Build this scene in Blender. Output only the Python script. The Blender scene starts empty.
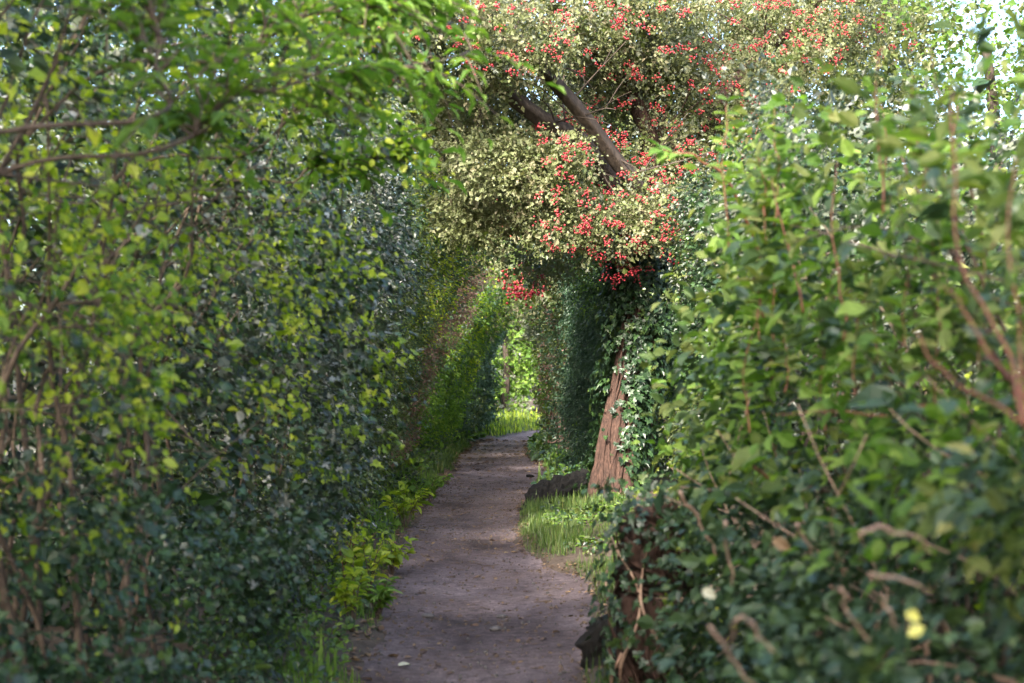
import bpy, math, time
import numpy as np
T0 = time.time()
rng = np.random.default_rng(7)
scene = bpy.context.scene
C = scene.collection

# ------------------------------------------------------------------ camera
CAM_H, F_PX = 1.4, 1422.0
TILT = math.atan((390 - 341.5) / F_PX)
cam_d = bpy.data.cameras.new('camera')
cam = bpy.data.objects.new('camera', cam_d)
C.objects.link(cam)
cam.location = (0, 0, CAM_H)
cam.rotation_euler = (math.radians(90) + TILT, 0, 0)
cam_d.sensor_width = 36.0
cam_d.lens = 36.0 * F_PX / 1024
cam_d.clip_start, cam_d.clip_end = 0.05, 3000
cam_d.dof.use_dof = True
cam_d.dof.focus_distance = 16.5
cam_d.dof.aperture_fstop = 2.7
scene.camera = cam


def at(px, py, d):
    u, v = (px - 512) / F_PX, (341.5 - py) / F_PX
    ct, st = math.cos(TILT), math.sin(TILT)
    return np.array([u * d, d * (ct - v * st), CAM_H + d * (st + v * ct)])


def lerp(x, xs, ys):
    return np.interp(x, xs, ys)


def norm(a):
    return a / np.maximum(np.linalg.norm(a, axis=-1, keepdims=True), 1e-9)


# ------------------------------------------------------------------ noise
def vnoise(p, seed=0):
    p = np.asarray(p, float)
    i = np.floor(p).astype(np.int64)
    f = p - i
    f = f * f * (3 - 2 * f)
    out = np.zeros(len(p))
    for dx in (0, 1):
        for dy in (0, 1):
            for dz in (0, 1):
                h = ((i[:, 0] + dx) * 73856093) ^ ((i[:, 1] + dy) * 19349663) ^ ((i[:, 2] + dz) * 83492791) ^ (seed * 2654435)
                h = (h ^ (h >> 13)) * 1274126177
                h = (h ^ (h >> 16)) & 0xffff
                w = (f[:, 0] if dx else 1 - f[:, 0]) * (f[:, 1] if dy else 1 - f[:, 1]) * (f[:, 2] if dz else 1 - f[:, 2])
                out += w * (h / 65535.0)
    return out * 2 - 1


def fbm(p, seed=0, o=3):
    p = np.asarray(p, float)
    a, s, t = 1.0, 0.0, 0.0
    for k in range(o):
        s = s + a * vnoise(p * (2.03 ** k) + 17.3 * k, seed + k)
        t += a
        a *= 0.5
    return s / t


def n2(x, y, sc, seed=0, o=3):
    x, y = np.broadcast_arrays(np.asarray(x, float), np.asarray(y, float))
    return fbm(np.stack([x.ravel() * sc, y.ravel() * sc, np.zeros(x.size)], 1), seed, o).reshape(x.shape)


# ------------------------------------------------------------------ objects
def thing(name, label, cat, loc=(0, 0, 0), group=None):
    o = bpy.data.objects.new(name, None)
    C.objects.link(o)
    o.location = loc
    o.empty_display_size = 0.2
    o['label'] = label
    o['category'] = cat
    if group:
        o['group'] = group
    return o


def mesh_obj(name, V, loops, sizes, mats, parent=None, midx=None, smooth=False):
    """one mesh object; V in world space, moved into the parent's frame"""
    V = np.asarray(V, np.float32)
    if parent is not None:
        V = V - np.array(parent.location, np.float32)
    me = bpy.data.meshes.new(name)
    loops = np.asarray(loops, np.int32)
    sizes = np.asarray(sizes, np.int32)
    me.vertices.add(len(V))
    me.vertices.foreach_set('co', V.ravel())
    me.loops.add(len(loops))
    me.loops.foreach_set('vertex_index', loops)
    me.polygons.add(len(sizes))
    st = np.zeros(len(sizes), np.int32)
    st[1:] = np.cumsum(sizes)[:-1]
    me.polygons.foreach_set('loop_start', st)
    for m in (mats if isinstance(mats, (list, tuple)) else [mats]):
        me.materials.append(m)
    if midx is not None:
        me.polygons.foreach_set('material_index', np.asarray(midx, np.int32))
    me.polygons.foreach_set('use_smooth', np.full(len(sizes), smooth))
    me.update(calc_edges=True)
    me.validate()
    o = bpy.data.objects.new(name, me)
    C.objects.link(o)
    if parent is not None:
        o.parent = parent
    return o


def tag(o, label, cat=None, group=None, kind=None):
    o['label'] = label
    if cat:
        o['category'] = cat
    if group:
        o['group'] = group
    if kind:
        o['kind'] = kind
    return o


class MB:
    """collects triangles / quads of one mesh"""
    def __init__(self):
        self.V, self.L, self.S, self.M, self.n = [], [], [], [], 0

    def add(self, V, loops, sizes, m=0):
        self.V.append(np.asarray(V, np.float32))
        self.L.append(np.asarray(loops, np.int32) + self.n)
        self.S.append(np.asarray(sizes, np.int32))
        self.M.append(np.full(len(sizes), m, np.int32))
        self.n += len(V)

    def tube(self, pts, rad, sides=6, m=0, fn=None):
        pts = np.asarray(pts, float)
        rad = np.broadcast_to(np.asarray(rad, float), (len(pts),))
        t = norm(np.gradient(pts, axis=0))
        ref = np.array([0.31, 0.17, 0.93])
        if abs(t[0] @ ref) > 0.9:
            ref = np.array([1.0, 0.2, 0.0])
        a = norm(np.cross(t, ref))
        b = np.cross(t, a)
        th = np.linspace(0, 2 * math.pi, sides, endpoint=False)
        R = rad[:, None]
        if fn is not None:
            R = R * fn(np.linspace(0, 1, len(pts))[:, None], th[None, :])
        V = pts[:, None, :] + R[..., None] * (a[:, None, :] * np.cos(th)[None, :, None] + b[:, None, :] * np.sin(th)[None, :, None])
        n = len(pts)
        V = V.reshape(-1, 3)
        i, j = np.meshgrid(np.arange(n - 1), np.arange(sides), indexing='ij')
        k = (j + 1) % sides
        q = np.stack([i * sides + j, i * sides + k, (i + 1) * sides + k, (i + 1) * sides + j], -1).reshape(-1)
        self.add(V, q, np.full((n - 1) * sides, 4), m)
        # end caps
        e = (n - 1) * sides
        self.L.append(np.arange(e, e + sides, dtype=np.int32) + self.n - len(V))
        self.S.append(np.array([sides], np.int32))
        self.M.append(np.array([m], np.int32))
        self.L.append(np.arange(0, sides, dtype=np.int32)[::-1] + self.n - len(V))
        self.S.append(np.array([sides], np.int32))
        self.M.append(np.array([m], np.int32))

    def build(self, name, mats, parent=None, smooth=False):
        return mesh_obj(name, np.concatenate(self.V), np.concatenate(self.L), np.concatenate(self.S), mats, parent,
                        np.concatenate(self.M), smooth)


def curve(pts, n=24, wob=0.0, seed=0):
    """smooth polyline through points (Catmull-Rom) with a little wander"""
    P = np.asarray(pts, float)
    P = np.vstack([2 * P[0] - P[1], P, 2 * P[-1] - P[-2]])
    m = len(P) - 3
    out = []
    for s in np.linspace(0, m - 1e-6, n):
        i = int(s)
        t = s - i
        p0, p1, p2, p3 = P[i:i + 4]
        out.append(0.5 * ((2 * p1) + (-p0 + p2) * t + (2 * p0 - 5 * p1 + 4 * p2 - p3) * t * t + (-p0 + 3 * p1 - 3 * p2 + p3) * t ** 3))
    out = np.array(out)
    if wob:
        s = np.arange(n) * 0.35
        for k in range(3):
            out[:, k] += wob * vnoise(np.stack([s, np.full(n, seed * 3.7), np.full(n, k * 9.1)], 1), seed)
    return out


# ------------------------------------------------------------------ leaves
SH = {}
# (u across, v along, w normal) and faces
SH['simple'] = ([(0, 0, 0), (.5, .42, .10), (0, 1, -.08), (-.5, .42, .10)], [(0, 1, 2), (0, 2, 3)])
SH['ovate'] = ([(0, 0, 0), (.36, .18, .07), (.5, .48, .10), (.27, .80, .02), (0, 1, -.14), (-.27, .80, .02), (-.5, .48, .10), (-.36, .18, .07), (0, .5, -.02)],
               [(0, 1, 2, 8), (8, 2, 3, 4), (0, 8, 6, 7), (8, 4, 5, 6)])
SH['lance'] = ([(0, 0, 0), (.5, .35, .12), (.36, .7, .02), (0, 1, -.2), (-.36, .7, .02), (-.5, .35, .12), (0, .5, 0)],
               [(0, 1, 6), (6, 1, 2), (6, 2, 3), (6, 5, 0), (6, 4, 5), (6, 3, 4)])
SH['ivy'] = ([(0, .12, 0), (.26, -.02, .02), (.52, .16, .06), (.30, .36, .06), (.42, .62, .03), (.16, .62, .03), (0, 1.0, -.1),
              (-.16, .62, .03), (-.42, .62, .03), (-.30, .36, .06), (-.52, .16, .06), (-.26, -.02, .02), (0, .34, 0)],
             [(12, i, (i + 1) % 12) for i in range(12)])
SH['blade'] = ([(-.5, 0, 0), (.5, 0, 0), (.42, .4, .04), (-.42, .4, .04), (.26, .75, .2), (-.26, .75, .2), (0, 1, .42)],
               [(0, 1, 2, 3), (3, 2, 4, 5), (5, 4, 6)])


def leaves(mb, pos, nrm, tip, L, W, shape, m=0, jit=0.15):
    """add len(pos) leaves; tip = growing direction, nrm = upper face"""
    if len(pos) == 0:
        return
    t = norm(tip)
    u = np.cross(t, nrm)
    u = norm(u + 1e-6)
    w = np.cross(u, t)
    tv, tf = SH[shape]
    tv = np.array(tv, float)
    k = len(pos)
    L = np.broadcast_to(np.asarray(L, float), (k,))
    W = np.broadcast_to(np.asarray(W, float), (k,))
    loc = np.repeat(tv[None], k, 0)
    if jit:
        loc[:, 1:, :] += rng.normal(0, jit * 0.35, (k, len(tv) - 1, 3)) * np.array([.6, .4, .5])
    V = pos[:, None, :] + loc[..., 0:1] * (u * W[:, None])[:, None, :] + loc[..., 1:2] * (t * L[:, None])[:, None, :] + loc[..., 2:3] * (w * L[:, None])[:, None, :]
    fl = np.concatenate([np.array(f) for f in tf])
    sz = np.array([len(f) for f in tf])
    off = (np.arange(k) * len(tv))[:, None]
    mb.V.append(V.reshape(-1, 3).astype(np.float32))
    mb.L.append((fl[None] + off).ravel().astype(np.int32) + mb.n)
    mb.S.append(np.tile(sz, k).astype(np.int32))
    mb.M.append(np.repeat(np.broadcast_to(np.asarray(m, np.int32), (k,)), len(tf)).astype(np.int32))
    mb.n += k * len(tv)


def rdir(k):
    return norm(rng.normal(size=(k, 3)))


# ------------------------------------------------------------------ materials
def mat(name):
    m = bpy.data.materials.new(name)
    m.use_nodes = True
    nt = m.node_tree
    for n in list(nt.nodes):
        nt.nodes.remove(n)
    return m, nt, nt.nodes, nt.links


def ramp(N, stops):
    r = N.new('ShaderNodeValToRGB')
    e = r.color_ramp.elements
    while len(e) > 1:
        e.remove(e[-1])
    e[0].position, e[0].color = stops[0][0], (*stops[0][1], 1)
    for p, c in stops[1:]:
        x = e.new(p)
        x.color = (*c, 1)
    return r


def leaf_mat(name, stops, rough=0.45, trans=0.3, tcol=(1.5, 1.6, .5), spec=0.5, clump=0.5):
    """leaf: colour differs leaf by leaf and in soft patches; light passes through"""
    m, nt, N, Lk = mat(name)
    geo = N.new('ShaderNodeNewGeometry')
    tc = N.new('ShaderNodeTexCoord')
    no = N.new('ShaderNodeTexNoise')
    no.inputs['Scale'].default_value = 1.7
    no.inputs['Detail'].default_value = 2
    Lk.new(tc.outputs['Object'], no.inputs['Vector'])
    mx = N.new('ShaderNodeMath'); mx.operation = 'MULTIPLY_ADD'
    mx.inputs[1].default_value = 1 - clump
    ad = N.new('ShaderNodeMath'); ad.operation = 'MULTIPLY'
    ad.inputs[1].default_value = clump
    Lk.new(no.outputs['Fac'], ad.inputs[0])
    Lk.new(geo.outputs['Random Per Island'], mx.inputs[0])
    Lk.new(ad.outputs[0], mx.inputs[2])
    r = ramp(N, stops)
    Lk.new(mx.outputs[0], r.inputs[0])
    # blotches and veins inside a leaf
    n2_ = N.new('ShaderNodeTexNoise')
    n2_.inputs['Scale'].default_value = 60
    Lk.new(tc.outputs['Object'], n2_.inputs['Vector'])
    hs = N.new('ShaderNodeHueSaturation')
    mr = N.new('ShaderNodeMapRange')
    mr.inputs['To Min'].default_value, mr.inputs['To Max'].default_value = 0.65, 1.35
    Lk.new(n2_.outputs['Fac'], mr.inputs['Value'])
    Lk.new(mr.outputs[0], hs.inputs['Value'])
    Lk.new(r.outputs[0], hs.inputs['Color'])
    p = N.new('ShaderNodeBsdfPrincipled')
    p.inputs['Roughness'].default_value = rough
    p.inputs['Specular IOR Level'].default_value = spec
    Lk.new(hs.outputs[0], p.inputs['Base Color'])
    out = N.new('ShaderNodeOutputMaterial')
    if trans > 0:
        tr = N.new('ShaderNodeBsdfTranslucent')
        mc = N.new('ShaderNodeMix'); mc.data_type = 'RGBA'; mc.blend_type = 'MULTIPLY'
        mc.inputs[0].default_value = 1
        mc.clamp_result = False
        Lk.new(hs.outputs[0], mc.inputs[6])
        mc.inputs[7].default_value = (*tcol, 1)
        Lk.new(mc.outputs[2], tr.inputs['Color'])
        ms = N.new('ShaderNodeMixShader')
        ms.inputs[0].default_value = trans
        Lk.new(p.outputs[0], ms.inputs[1])
        Lk.new(tr.outputs[0], ms.inputs[2])
        Lk.new(ms.outputs[0], out.inputs[0])
    else:
        Lk.new(p.outputs[0], out.inputs[0])
    return m


def rough_mat(name, c1, c2, c3=None, scale=8, rough=0.85, bump=0.4, stretch=(1, 1, 1), dist=0.02, detail=6):
    m, nt, N, Lk = mat(name)
    tc = N.new('ShaderNodeTexCoord')
    mp = N.new('ShaderNodeMapping')
    mp.inputs['Scale'].default_value = stretch
    Lk.new(tc.outputs['Object'], mp.inputs['Vector'])
    no = N.new('ShaderNodeTexNoise')
    no.inputs['Scale'].default_value = scale
    no.inputs['Detail'].default_value = detail
    no.inputs['Roughness'].default_value = 0.65
    Lk.new(mp.outputs[0], no.inputs['Vector'])
    st = [(0.3, c1), (0.62, c2)]
    if c3:
        st.append((0.8, c3))
    r = ramp(N, st)
    Lk.new(no.outputs['Fac'], r.inputs[0])
    p = N.new('ShaderNodeBsdfPrincipled')
    p.inputs['Roughness'].default_value = rough
    p.inputs['Specular IOR Level'].default_value = 0.3
    Lk.new(r.outputs[0], p.inputs['Base Color'])
    b = N.new('ShaderNodeBump')
    b.inputs['Strength'].default_value = bump
    b.inputs['Distance'].default_value = dist
    Lk.new(no.outputs['Fac'], b.inputs['Height'])
    Lk.new(b.outputs[0], p.inputs['Normal'])
    out = N.new('ShaderNodeOutputMaterial')
    Lk.new(p.outputs[0], out.inputs[0])
    return m


def path_mat():
    m, nt, N, Lk = mat('trodden_earth')
    tc = N.new('ShaderNodeTexCoord')

    def noise(scale, stretch, detail=5, rough=.6):
        mp = N.new('ShaderNodeMapping')
        mp.inputs['Scale'].default_value = stretch
        Lk.new(tc.outputs['Object'], mp.inputs['Vector'])
        n = N.new('ShaderNodeTexNoise')
        n.inputs['Scale'].default_value = scale
        n.inputs['Detail'].default_value = detail
        n.inputs['Roughness'].default_value = rough
        Lk.new(mp.outputs[0], n.inputs['Vector'])
        return n
    big = noise(1.1, (1, .6, 1), 3)
    fine = noise(16, (1, 1.5, 1), 10, .8)
    grit = noise(90, (1, 1, 1), 4, .8)
    r1 = ramp(N, [(.32, (.07, .050, .050)), (.45, (.14, .106, .108)), (.58, (.185, .145, .150)), (.74, (.26, .21, .218))])
    Lk.new(big.outputs['Fac'], r1.inputs[0])
    r2 = ramp(N, [(.38, (.36, .33, .32)), (.47, (.82, .80, .78)), (.56, (1.15, 1.12, 1.1)), (.66, (1.7, 1.65, 1.6))])
    Lk.new(fine.outputs['Fac'], r2.inputs[0])
    mc = N.new('ShaderNodeMix'); mc.data_type = 'RGBA'; mc.blend_type = 'MULTIPLY'; mc.inputs[0].default_value = 1
    Lk.new(r1.outputs[0], mc.inputs[6]); Lk.new(r2.outputs[0], mc.inputs[7])
    p = N.new('ShaderNodeBsdfPrincipled')
    p.inputs['Roughness'].default_value = .8
    p.inputs['Specular IOR Level'].default_value = .3
    r3 = ramp(N, [(.34, (.45, .42, .40)), (.5, (1, 1, 1)), (.66, (1.5, 1.45, 1.4))])
    Lk.new(grit.outputs['Fac'], r3.inputs[0])
    mc2 = N.new('ShaderNodeMix'); mc2.data_type = 'RGBA'; mc2.blend_type = 'MULTIPLY'; mc2.inputs[0].default_value = 1
    Lk.new(mc.outputs[2], mc2.inputs[6]); Lk.new(r3.outputs[0], mc2.inputs[7])
    Lk.new(mc2.outputs[2], p.inputs['Base Color'])
    ad = N.new('ShaderNodeMath'); ad.operation = 'MULTIPLY_ADD'; ad.inputs[1].default_value = .35
    Lk.new(grit.outputs['Fac'], ad.inputs[0]); Lk.new(fine.outputs['Fac'], ad.inputs[2])
    b = N.new('ShaderNodeBump'); b.inputs['Strength'].default_value = 1.0; b.inputs['Distance'].default_value = .035
    Lk.new(ad.outputs[0], b.inputs['Height']); Lk.new(b.outputs[0], p.inputs['Normal'])
    out = N.new('ShaderNodeOutputMaterial')
    Lk.new(p.outputs[0], out.inputs[0])
    return m


M = {}
M['ivy'] = leaf_mat('ivy_leaf', [(.15, (.008, .020, .010)), (.45, (.018, .042, .016)), (.68, (.035, .075, .022)), (.85, (.10, .15, .03))], .40, .15, spec=.45)
M['ivy_glint'] = leaf_mat('painted_glint_ivy_leaf', [(.15, (.010, .018, .010)), (.5, (.026, .040, .022)), (.68, (.06, .078, .045)), (.80, (.17, .18, .15)), (.9, (.32, .32, .29))], .40, .2, (1.1, 1.15, .9), spec=.5, clump=.2)  # palest ramp colours paint sky glints onto scattered leaves
M['lime'] = leaf_mat('bramble_leaf', [(.12, (.05, .09, .014)), (.32, (.16, .24, .02)), (.55, (.30, .38, .03)), (.8, (.46, .46, .06))], .5, .5)
M['olive'] = leaf_mat('privet_leaf', [(.15, (.035, .055, .016)), (.5, (.075, .105, .025)), (.8, (.13, .15, .04))], .42, .3)
M['fresh'] = leaf_mat('fresh_leaf', [(.15, (.05, .11, .022)), (.5, (.11, .20, .035)), (.8, (.20, .28, .055))], .62, .45, spec=.25)
M['dogwood'] = leaf_mat('dogwood_leaf', [(.12, (.03, .06, .022)), (.36, (.065, .105, .032)), (.58, (.13, .17, .048)), (.78, (.22, .235, .08)), (.9, (.24, .17, .10))], .65, .42, spec=.22)
M['bramble_dark'] = leaf_mat('dark_bramble_leaf', [(.15, (.016, .038, .022)), (.5, (.035, .07, .03)), (.75, (.07, .115, .035)), (.9, (.14, .12, .04))], .45, .22, spec=.45)
M['hawthorn'] = leaf_mat('hawthorn_leaf', [(.1, (.09, .11, .035)), (.38, (.14, .165, .062)), (.6, (.20, .22, .10)), (.8, (.31, .265, .17)), (.92, (.36, .17, .10))], .55, .42, (1.15, 1.08, .78))
M['yew'] = leaf_mat('yew_leaf', [(.15, (.016, .042, .024)), (.5, (.036, .08, .04)), (.85, (.075, .135, .06))], .45, .15)
M['grey'] = leaf_mat('sallow_leaf', [(.15, (.06, .08, .05)), (.5, (.13, .15, .10)), (.85, (.22, .23, .17))], .4, .3, (1.1, 1.15, .8))
M['russet'] = leaf_mat('russet_leaf', [(.15, (.11, .06, .05)), (.5, (.21, .125, .105)), (.85, (.30, .20, .15))], .6, .3, (1.3, .9, .6))
M['dry'] = leaf_mat('dead_leaf', [(.1, (.05, .03, .018)), (.4, (.11, .06, .03)), (.7, (.20, .13, .06)), (.9, (.30, .25, .16))], .6, .1, (1, .8, .5))
M['grass'] = leaf_mat('grass_blade', [(.15, (.03, .06, .016)), (.45, (.065, .12, .024)), (.7, (.12, .17, .04)), (.85, (.22, .18, .09)), (.95, (.25, .19, .11))], .45, .35)
M['yellow'] = leaf_mat('yellow_leaf', [(.2, (.5, .48, .10)), (.8, (.62, .60, .16))], .5, .3, (1.1, 1.1, .6))
M['pale'] = leaf_mat('pale_leaf', [(.2, (.42, .42, .28)), (.8, (.5, .48, .34))], .5, .2, (1, 1, .8))
M['twig'] = rough_mat('twig_bark', (.045, .03, .022), (.12, .085, .06), scale=30)
M['red_twig'] = rough_mat('red_stem_bark', (.075, .028, .017), (.19, .072, .038), scale=25, rough=.5)
M['dry_twig'] = rough_mat('dead_cane', (.22, .13, .09), (.42, .29, .21), scale=30, rough=.6)
M['bark'] = rough_mat('hawthorn_bark', (.016, .009, .007), (.070, .038, .027), (.16, .098, .070), scale=24, bump=1.0, stretch=(1, 1, .10), dist=.03)
M['dark_bark'] = rough_mat('dark_bark', (.022, .017, .013), (.07, .052, .04), (.12, .095, .07), scale=14, bump=.8, stretch=(1, 1, .5))
M['rot_shade'] = rough_mat('rotten_wood_and_shade', (.002, .0018, .0015), (.007, .006, .005), (.020, .016, .012), scale=12, bump=.9)  # near-black also stands in for the shade of the verge hollow
M['soil'] = rough_mat('leaf_mould', (.035, .025, .018), (.085, .062, .045), (.13, .10, .07), scale=9, bump=.8)
M['stone'] = rough_mat('stone', (.04, .035, .033), (.10, .09, .085), scale=20)
M['pale_stone'] = rough_mat('pale_flint', (.42, .41, .38), (.62, .61, .58), scale=20)
M['path'] = path_mat()
mb_, nt_, N_, L_ = mat('haw_berry')
g_ = N_.new('ShaderNodeNewGeometry')
r_ = ramp(N_, [(0, (.16, .006, .014)), (.6, (.30, .016, .026)), (1, (.42, .06, .05))])
L_.new(g_.outputs['Random Per Island'], r_.inputs[0])
p_ = N_.new('ShaderNodeBsdfPrincipled'); p_.inputs['Roughness'].default_value = .35
L_.new(r_.outputs[0], p_.inputs['Base Color'])
o_ = N_.new('ShaderNodeOutputMaterial'); L_.new(p_.outputs[0], o_.inputs[0])
M['berry'] = mb_

# ------------------------------------------------------------------ ground and path
PY = [-6, 2, 6.8, 9.5, 10.6, 12.2, 14, 17.3, 19.5, 22.5, 25, 30.6, 36, 41, 45, 50, 56]
PL = [-.6, -.6, -.70, -.80, -.92, -.98, -1.0, -1.06, -1.05, -1.0, -1.0, -1.12, -.95, -.35, .6, 2.7, 6]
PR = [.4, .35, .32, .57, .52, .10, .02, .08, .28, .60, .62, .30, .40, 1.0, 2.0, 4.4, 8]


def edge_l(y):
    return lerp(y, PY, PL)


def edge_r(y):
    return lerp(y, PY, PR)


def smooth(t):
    t = np.clip(t, 0, 1)
    return t * t * (3 - 2 * t)


def rise(y):
    return .0035 * np.maximum(0, np.asarray(y, float) - 36) ** 1.55 * (np.asarray(y) < 90) + 1.71 * (np.asarray(y) >= 90)


def ground_z(x, y, path_dip=True):
    x, y = np.broadcast_arrays(np.asarray(x, float), np.asarray(y, float))
    ed = .10 * n2(x, y, 1.6, 31) + .05 * n2(x, y, 6, 32)
    dl = edge_l(y) - x + ed
    dr = x - edge_r(y) + ed
    u = np.maximum(dl, dr)                     # >0 outside the path
    z = rise(y) + .05 * smooth(u / .18) + .16 * smooth((u - .1) / 1.3) + .03 * n2(x, y, 2.2, 33) * smooth(u / .3) + .03 * n2(x, y, .3, 35)
    z = z - .12 * smooth(-(u - .02) / .12)
    far = smooth((np.hypot(x, y) - 70) / 60)
    return z * (1 - far) + .6 * far


def path_z(x, y):
    x, y = np.broadcast_arrays(np.asarray(x, float), np.asarray(y, float))
    c, h = (edge_l(y) + edge_r(y)) / 2, (edge_r(y) - edge_l(y)) / 2
    z = rise(y) + .03 * n2(x, y, .3, 35) + .004
    z = z - .025 * (1 - np.clip(np.abs(x - c) / (h + .2), 0, 1) ** 2)
    z = z + .006 * fbm(np.stack([(x * 11 + y * 5).ravel(), (y * 9 - x * 6).ravel(), x.ravel() * 0], 1), 45, 2).reshape(x.shape) + .016 * n2(x * .8 + y * .6, y * .8 - x * .6, 1.5, 41, 2) + .010 * n2(x * .75 - y * .66, y * .9 + x * .5, 3.7, 42, 1)
    return z


def grid(name, X, Y, Z, m, smooth_=True, flip=False):
    a, b = X.shape
    V = np.stack([X, Y, Z], -1).reshape(-1, 3)
    i, j = np.meshgrid(np.arange(a - 1), np.arange(b - 1), indexing='ij')
    q = np.stack([i * b + j, i * b + j + 1, (i + 1) * b + j + 1, (i + 1) * b + j], -1).reshape(-1, 4)
    return mesh_obj(name, V, q.ravel(), np.full(len(q), 4), m, None, None, smooth_)


xs = np.unique(np.round(np.concatenate([np.linspace(-900, -60, 12), np.linspace(-60, -6, 20), np.linspace(-6, -2.2, 16), np.arange(-2.2, 2.8, .06), np.linspace(2.8, 8, 22), np.linspace(8, 60, 20), np.linspace(60, 900, 12)]), 4))
ys = np.unique(np.round(np.concatenate([np.linspace(-900, -40, 10), np.linspace(-40, 2, 25), np.arange(2, 22, .09), np.arange(22, 60, .22), np.linspace(60, 130, 30), np.linspace(130, 2000, 14)]), 4))
Xg, Yg = np.meshgrid(xs, ys, indexing='xy')
g = grid('ground', Xg, Yg, ground_z(Xg, Yg), M['soil'])
tag(g, 'dark leaf mould ground under the hedges', kind='structure')
yp = np.concatenate([np.arange(-5, 4, .15), np.arange(4, 20, .05), np.arange(20, 54, .12)])
tt = np.linspace(-1, 1, 71)
Yp = np.repeat(yp[:, None], 71, 1)
Xp = (edge_l(Yp) + edge_r(Yp)) / 2 + tt[None] * ((edge_r(Yp) - edge_l(Yp)) / 2 + .28)
g = grid('path', Xp, Yp, path_z(Xp, Yp), M['path'])
tag(g, 'trodden bare earth path winding through the hedge tunnel', kind='structure')

# ------------------------------------------------------------------ hedge faces (distance of the leaf wall from the path axis)
LY = [-4, 2, 4, 6, 8, 10, 12, 15, 18, 22, 26, 30, 34, 38, 44, 50]
LX = [1.20, 1.14, 1.06, 1.12, 1.12, 1.22, 1.34, 1.54, 1.74, 1.90, 1.88, 1.74, 1.54, 1.2, .55, -.3]
RY = [-4, 2, 3, 4.5, 6, 7.2, 8.5, 10, 12, 15, 18, 20, 24, 27, 30, 34, 38, 44, 50]
RX = [1.4, 1.25, 1.20, 1.14, 1.10, 1.24, 1.56, 1.80, 2.02, 2.15, 1.65, 1.05, 1.15, 1.1, .92, .95, 1.05, 2.2, 5.0]


def face_l(y, z):
    y = np.asarray(y, float)
    z = np.asarray(z, float)
    over = .26 * np.maximum(0, z - 2.3) ** 1.25 * np.clip((y - 12) / 5, .12, 1)
    over = over + .36 * np.exp(-((z - 2.6) / .8) ** 2) * smooth((y - 7.4) / 2) * smooth((15 - y) / 3)
    over = over + .42 * np.maximum(0, np.minimum(z, 4.2) - 1.0) ** 1.1 * smooth((y - 15.5) / 4) * smooth((40 - y) / 6)
    foot = .34 * np.clip(1 - z / .7, 0, 1) * smooth((y - 6.5) / 1.5)
    return lerp(y, LY, LX) - over + foot


def face_r(y, z):
    z = np.asarray(z, float)
    y = np.asarray(y, float)
    over = .26 * np.maximum(0, z - 2.4) ** 1.3 * np.clip((y - 8) / 8, -.9, 1)
    low = .40 * smooth((1.25 - z) / .5) * smooth((y - 2.2) / 1.0) * smooth((7.6 - y) / .9)      # the bramble skirt
    return lerp(y, RY, RX) - over - low


def disp(P, seed, amp=1.0):
    return amp * (.80 * fbm(P * .8, seed, 2) + .50 * fbm(P * 2.1, seed + 9, 2))


HOLLOWS = [(3.55, 2.05, .26, .55, .8), (3.75, .95, .26, .4, .7), (5.2, 1.35, .30, .50, .9), (4.9, 2.05, .28, .35, .7), (6.4, 1.15, .35, .30, .8), (7.4, 2.9, .5, .30, .8), (8.6, 2.75, .5, .22, .7), (5.9, .45, .4, .25, .6), (4.05, .55, .22, .3, .6)]


def hollow(y, z):
    r = 0
    for (a_, b_, c_, d_, e_) in HOLLOWS:
        r = r + 1.0 * e_ * np.exp(-(((y - a_) / (c_ * 1.15)) ** 2 + ((z - b_) / (d_ * 1.15)) ** 2) ** 1.5)
    return r


def fr(x):
    return lambda y: lerp(y, *x)


def frame_top(y):
    return CAM_H + .275 * y + .35


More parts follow.
